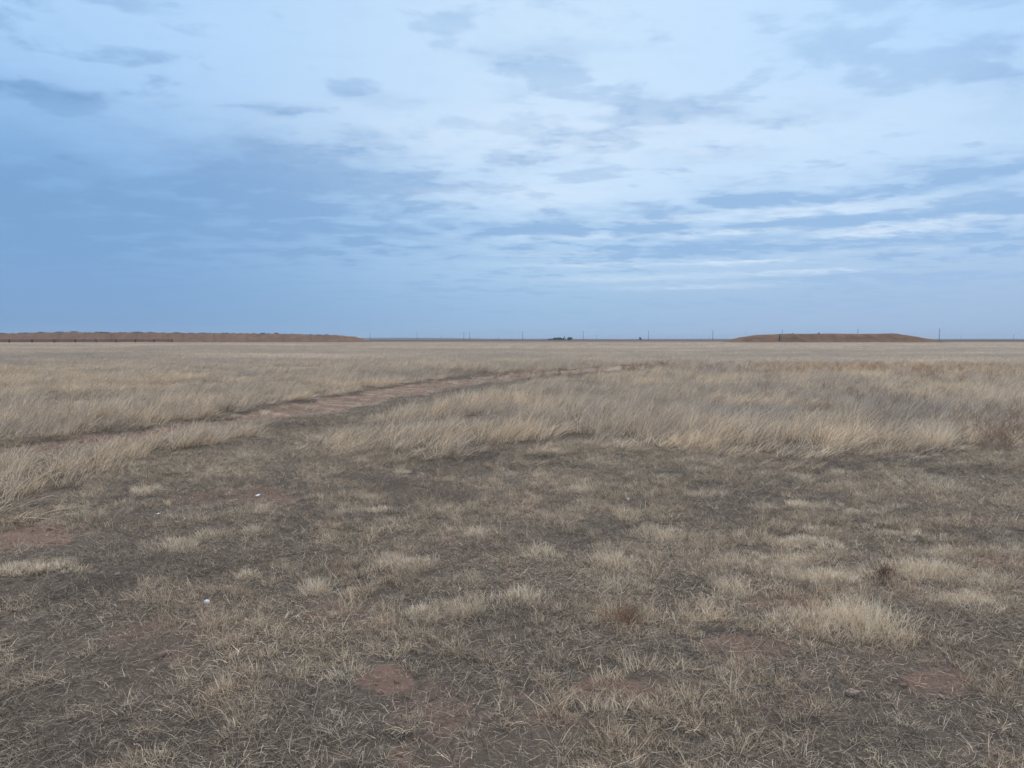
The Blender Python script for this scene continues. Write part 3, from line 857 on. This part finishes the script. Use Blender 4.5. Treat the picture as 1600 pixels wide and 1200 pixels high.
rust = bunch_mesh('weed', 330, .15, 5, .5, mat=M_RUST)
grass_thing('weed', rust, 974, 992, 70, .9, 'rust red dead weed in the foreground behind the bare soil', 'weed')
maroon = weed('weed', M_MAROON, 60, .13, 6, 1.7)
grass_thing('weed', maroon, 1392, 912, 62, 1.0, 'dark maroon twiggy weed left of the long pale straw bunch', 'weed')
heapw = weed('weed', M_RUST, 60, .30, 7, 1.3)
grass_thing('weed', heapw, 985, 579, 26, 1.0, 'low reddish heap of dead weeds at the far bend of the track, left one', 'weed')
grass_thing('weed', heapw, 1046, 577, 40, 1.2, 'wider reddish heap of dead weeds right of the far bend of the track', 'weed')

# ------------------------------------------------------------------ stones and scraps
def stone_mesh(name, seed, sx, sy, sz, rough=.25, n=2):
    import bmesh
    bm = bmesh.new(); bmesh.ops.create_icosphere(bm, subdivisions=n + 1, radius=1)
    rg = random.Random(seed); off = [rg.uniform(0, 9) for _ in range(3)]
    from mathutils import noise
    for v in bm.verts:
        k = 1 + rough * noise.noise(v.co * 1.3 + Vector(off)) + rough * .4 * noise.noise(v.co * 3.7 + Vector(off))
        v.co = Vector((v.co.x * sx * k, v.co.y * sy * k, v.co.z * sz * k))
    me = bpy.data.meshes.new(name); bm.to_mesh(me); bm.free(); me.shade_smooth()
    return me
def scrap_mesh(name, seed, s):
    rg = random.Random(seed); mb = MB(); n = 7
    top = []; 
    for zz in (.0, .0022):
        ring = []
        for k in range(n):
            a = 2 * math.pi * k / n; r = s * rg.uniform(.65, 1.1) if zz == 0 else top[k][1]
            if zz == 0: top.append((a, r, rg.uniform(0, s * .55)))
            ring.append(len(mb.v)); mb.v.append(Vector((math.cos(a) * r, math.sin(a) * r * .7, top[k][2] + zz)))
        mb.v.append(Vector((0, 0, s * .25 + zz)));  c = len(mb.v) - 1
        for k in range(n):
            t = (ring[k], ring[(k + 1) % n], c)
            mb.f.append(t if zz else t[::-1])
    for k in range(n):
        mb.f.append((k, (k + 1) % n, n + 1 + (k + 1) % n, n + 1 + k))
    return mesh(name, mb.v, mb.f)
def put_on_ground(o, px, py, dz):
    gx, gy = ground_at(px, py)
    o.location = (gx, gy, float(height(np.array(gx), np.array(gy))) + dz); return o
o = link('pebble', stone_mesh('pebble', 4, .019, .016, .017, .12), M_WHITE); put_on_ground(o, 323, 945, .030)
tag(o, 'bright white rounded pebble lying on dark litter at lower left', 'pebble')
o = link('paper_scrap', scrap_mesh('paper_scrap', 2, .020), M_WHITE); put_on_ground(o, 248, 810, .035)
tag(o, 'white crumpled scrap on the litter near the red bare patch at left', 'scrap')
o = link('paper_scrap', scrap_mesh('paper_scrap', 5, .024), M_WHITE); put_on_ground(o, 403, 782, .035)
tag(o, 'small white scrap on the bare reddish patch left of centre', 'scrap')
o = link('paper_scrap', scrap_mesh('paper_scrap', 9, .018), M_WHITE); put_on_ground(o, 981, 785, .035)
tag(o, 'tiny white scrap between the paired straw cushions in mid ground', 'scrap')
o = link('stone', stone_mesh('stone', 7, .030, .024, .015, .5), M_ROCK); put_on_ground(o, 1332, 1090, .014)
tag(o, 'pinkish grey stone on bare soil near the bottom right corner', 'stone')
o = link('stone', stone_mesh('stone', 12, .018, .015, .012, .5), M_ROCK); put_on_ground(o, 1303, 992, .012)
tag(o, 'small grey stone at the left foot of the largest yellow bunch', 'stone')
o = link('stone', stone_mesh('stone', 17, .022, .018, .012, .35), M_ROCK); put_on_ground(o, 183, 900, .02)
tag(o, 'flat tan stone in the litter left of the white pebble', 'stone')
o = link('stone', stone_mesh('stone', 23, .016, .014, .010, .5), M_ROCK); put_on_ground(o, 1467, 1092, .014)
tag(o, 'small dull stone at the bottom right, beside the pinkish stone', 'stone')

# loose pebbles and clods on the bare soil
x, y = wedge(1.6, 12, 170)
k = (np.maximum(bare_mask(x, y), road_mask(x, y)) > rng.uniform(.25, .9, len(x)))
x, y = x[k], y[k]
protos('clod', [stone_mesh('clod', 40 + k, .011, .009, .007, .4, 1) for k in range(3)])
M_CLOD = plain_mat('soil clod', (0.22, 0.145, 0.115), .35, 20.0, .95)
for ob in PROTO['clod'][0].objects: ob.data.materials.append(M_CLOD)
s = rng.lognormal(-.4, .5, len(x))
scatter('soil_clods', 'clod', x, y, rng.uniform(0, 1, len(x)), s, s, tilt=.4)

# ------------------------------------------------------------------ fence at the foot of the berm
def make_fence():
    A = Vector((*ground_at(-110, 537.0), 0)); Bp = Vector(((270 - 800) / F * 292, 292, 0))
    A = Vector(((-140 - 800) / F * 238, 238, 0))
    f = empty('rail_fence', A); d = Bp - A; L = d.length; d.normalize()
    npost = int(L / 7.0)
    pm = None
    for k in range(npost + 1):
        p = d * (k * L / npost)
        if pm is None:
            o = MB().box((0, 0, .72), (.32, .32, 1.9), .9).build('post', M_FENCE, f); pm = o.data
        else:
            o = bpy.data.objects.new('post', pm); COL.objects.link(o); o.parent = f
        o.location = p; o.rotation_euler.z = math.atan2(d.y, d.x)
    nrm = Vector((d.y, -d.x, 0)) * .17
    for zc in (.78, 1.08, 1.38):
        a = nrm + Vector((0, 0, zc)); b = d * L + nrm + Vector((0, 0, zc))
        mb = MB(); c = (a + b) / 2
        mb.box((0, 0, 0), (L, .05, .13))
        o = mb.build('rail', M_FENCE, f); o.location = c; o.rotation_euler.z = math.atan2(d.y, d.x)
    tag(f, 'dark three-rail fence running along the foot of the long reddish berm', 'fence')
make_fence()

# ------------------------------------------------------------------ utility poles on the skyline
def make_pole(h, rad, arm, name='utility_pole'):
    t = empty(name, (0, 0, 0))
    MB().tube([(0, 0, -.4), (0, 0, h * .5), (0, 0, h)], [rad, rad * .85, rad * .68], 10).build('shaft', M_WOOD, t, True)
    a = MB().box((0, -rad * .9, h - .9), (arm, .18, .22)).build('crossarm', M_WOOD, t)
    for k in (-.46, 0.12, .46):
        MB().tube([(k * arm, -rad * .9, h - .79), (k * arm, -rad * .9, h - .62), (k * arm, -rad * .9, h - .50)], [.05, .09, .05], 6).build('insulator', M_METAL, a)
    return t
big = make_pole(18.0, .42, 3.0)
lite = make_pole(12.0, .26, 2.4)
spots = [
    (579, 'farthest left dark pole, just off the end of the long berm'), (652, 'dark pole above the left blue hills, second from the berm end'),
    (734, 'right one of two poles close together, right of the blue hills'), (816.5, 'tall pole standing left of the far clump of dark trees'),
    (911, 'tall pole standing right of the far clump of dark trees'), (1012.5, 'tall pole right of the lone far tree on the skyline'),
    (1113, 'tall pole nearest the left end of the flat brown mound'), (1221, 'pole top showing over the mound, behind its dark marker post'),
    (1339, 'pole tip just showing over the middle of the mound crest'), (1466, 'boldest tall pole at the right end of the brown mound')]
G_P = 'utility poles along the skyline'
for i, (px, lab) in enumerate(spots):
    o = big if i == 0 else copy_tree(big)
    D = 1.0 / np.interp(px, [579, 1466], [1 / 1650, 1 / 1060])
    o.location = ((px - 800) / F * D, D, 0); o.rotation_euler.z = 0.35
    tag(o, lab, 'utility pole', G_P)
spots = [(689, 1900, 'short faint pole between the hills pole and the close pair'), (725, 1000, 'left one of two poles close together, right of the blue hills'),
         (779.5, 1700, 'short pole midway between the close pair and the pole left of the trees'), (932, 1600, 'short pole just right of the tall pole beside the trees'),
         (1045, 2400, 'very short far pole between the two tall poles left of the mound'), (1108, 2200, 'short pole close beside the tall pole near the mound end'),
         (1500, 1850, 'short T-shaped pole right of the boldest pole'), (1582, 1400, 'last short pole at the right edge of the skyline')]
for i, (px, D, lab) in enumerate(spots):
    o = lite if i == 0 else copy_tree(lite)
    o.location = ((px - 800) / F * D, D, 0); o.rotation_euler.z = .2
    tag(o, lab, 'utility pole', G_P)

# ------------------------------------------------------------------ far farm trees, shrubs
def crown_mesh(name, w, h, z0, n, leaf, seed):
    rg = np.random.default_rng(seed)
    cl = [(rg.normal(0, w * .22), rg.normal(0, w * .22), z0 + h * rg.uniform(.2, .85), rg.uniform(.16, .30) * w) for _ in range(9)]
    V = []; Q = []
    for k in range(n):
        cx, cy, cz, r = cl[k % len(cl)]
        d = rg.normal(0, 1, 3); d /= np.linalg.norm(d)
        c = np.array([cx, cy, cz]) + d * r * rg.uniform(.6, 1.1)
        a = rg.normal(0, 1, 3); a /= np.linalg.norm(a); b = np.cross(a, d + .01); b /= np.linalg.norm(b)
        l = leaf * rg.uniform(.5, 1.2); i0 = len(V)
        V += [c - a * l, c - b * l * .6, c + a * l, c + b * l * .6]; Q.append((i0, i0 + 1, i0 + 2, i0 + 3))
    return np_mesh(name, np.array(V), quads=np.array(Q))
def make_tree(name, w, h, trunk, seed):
    t = empty(name, (0, 0, 0))
    mb = MB().tube([(0, 0, -.3), (.05, 0, trunk), (.1, .1, trunk + h * .5)], [w * .06, w * .045, w * .015], 7)
    for k in range(4):
        a = k * 1.7 + seed; mb.tube([(.05, 0, trunk * .8 + k * .2), (math.cos(a) * w * .3, math.sin(a) * w * .3, trunk + h * .45)], [w * .03, w * .01], 5)
    mb.build('trunk', M_BARK, t)
    link('crown', crown_mesh('crown', w, h, trunk * .6, 420, w * .10, seed), M_LEAF, t)
    return t
kinds = [make_tree('tree', 7.0, 5.5, 1.2, 1), make_tree('tree', 6.0, 4.2, 1.0, 2)]
G_T = 'dark trees of the far farm grove'
tl = [(857.5, 1, .6, 'leftmost low dark tree of the far grove on the skyline'), (861, 0, .55, 'low dark tree second from the left in the far grove'),
      (865, 1, .85, 'rounded dark tree third from the left in the far grove'), (868.5, 0, .8, 'dense dark tree left of the middle of the far grove'),
      (872, 0, .85, 'dark tree in the middle of the far grove'), (876, 1, 1.0, 'dark tree just left of the leaning bare trunk in the far grove'),
      (880, 0, .75, 'dark tree right behind the leaning bare trunk in the far grove'), (888.5, 0, .8, 'dense tree just right of the gap in the far grove'),
      (891.5, 0, .95, 'rightmost and thickest dark tree of the far grove')]
used = set()
for px, k, s, lab in tl:
    o = kinds[k] if k not in used else copy_tree(kinds[k]); used.add(k)
    D = 1000 + random.uniform(-8, 8); s *= .82; o.location = ((px - 800) / F * D, D, 0); o.scale = (s * .95, s * .95, s); o.rotation_euler.z = random.uniform(0, 6)
    tag(o, lab, 'tree', G_T)
o = MB().tube([(4.5, 0, 9.0), (2.4, 0, 6.0), (0, 0, -.3)], [.25, .5, .7], 7).tube([(2.4, 0, 6.0), (1.6, .3, 8.6)], [.35, .15], 6).build('bare_trunk', M_BARK)
o.location = ((884 - 800) / F * 1000, 1000, 0); o.rotation_euler.z = math.pi; o.scale = (.72, .72, .72)
tag(o, 'bare trunk leaning left above the far grove of dark trees', 'dead tree')
o = copy_tree(kinds[1]); D = 1000; o.location = ((1000 - 800) / F * D, D, 0); o.scale = (.5, .5, .95)
del o['group']; tag(o, 'lone small dark tree on the skyline between two tall poles', 'tree')

def shrub_mesh(seed, w, h):
    rg = np.random.default_rng(seed)
    me = crown_mesh('shrub', w, h * 1.2, -.15 * h, 260, w * .09, seed)
    me.materials.append(M_SAGE); return me
SH = [shrub_mesh(31, 1.5, .8), shrub_mesh(32, 1.9, .65)]
for i in range(58):
    px = -60 + i * 10.2 + random.uniform(-4, 4)
    if px > 535: break
    X0 = (px - 800) / F * 313
    o = link('shrub', SH[i % 2], None)
    o.location = (X0, 313 + random.uniform(-1.5, 1.5), float(berm_z(np.array([X0]), np.array([313.0]))[0]) - .05)
    s = random.uniform(.3, .8); o.scale = (s * random.uniform(1.2, 3.2), s, s * .75); o.rotation_euler.z = random.choice((0, math.pi))
    tag(o, 'small dark shrub on the crest of the long reddish berm', 'shrub', 'small shrubs along the berm crest')
for px, yy, s, lab in ((1237.5, 299.5, .5, 'dark shrub on the mound crest right of the marker post'), (1278, 299, .6, 'wider dark shrub at the middle of the mound crest')):
    X0 = (px - 800) / F * yy
    o = link('shrub', SH[0], None); o.location = (X0, yy, float(mound_z(np.array([X0]), np.array([yy]))[0]) - .05); o.scale = (s, s, s)
    tag(o, lab, 'shrub')
X0 = (1217 - 800) / F * 291.5
o = MB().tube([(0, 0, -.4), (.05, 0, 1.2), (.22, 0, 2.6)], [.22, .20, .16], 8).box((.24, 0, 2.55), (.5, .3, .3)).build('marker_post', M_FENCE)
o.location = (X0, 291.5, float(mound_z(np.array([X0]), np.array([291.5]))[0]))
tag(o, 'dark leaning marker post on the front slope of the brown mound', 'post')

# ------------------------------------------------------------------ air
HAZE = 1.3e-4
if HAZE:
    mb = MB().box((0, 0, 20.0), (23000, 23000, 54.0))
    m = bpy.data.materials.new('haze air'); m.use_nodes = True
    t = m.node_tree; t.nodes.clear()
    v = t.nodes.new('ShaderNodeVolumePrincipled'); v.inputs['Density'].default_value = HAZE
    v.inputs['Color'].default_value = (0.72, 0.84, 1.0, 1); v.inputs['Anisotropy'].default_value = 0.0
    oo = t.nodes.new('ShaderNodeOutputMaterial'); t.links.new(v.outputs[0], oo.inputs['Volume'])
    stuff(mb.build('haze', m))
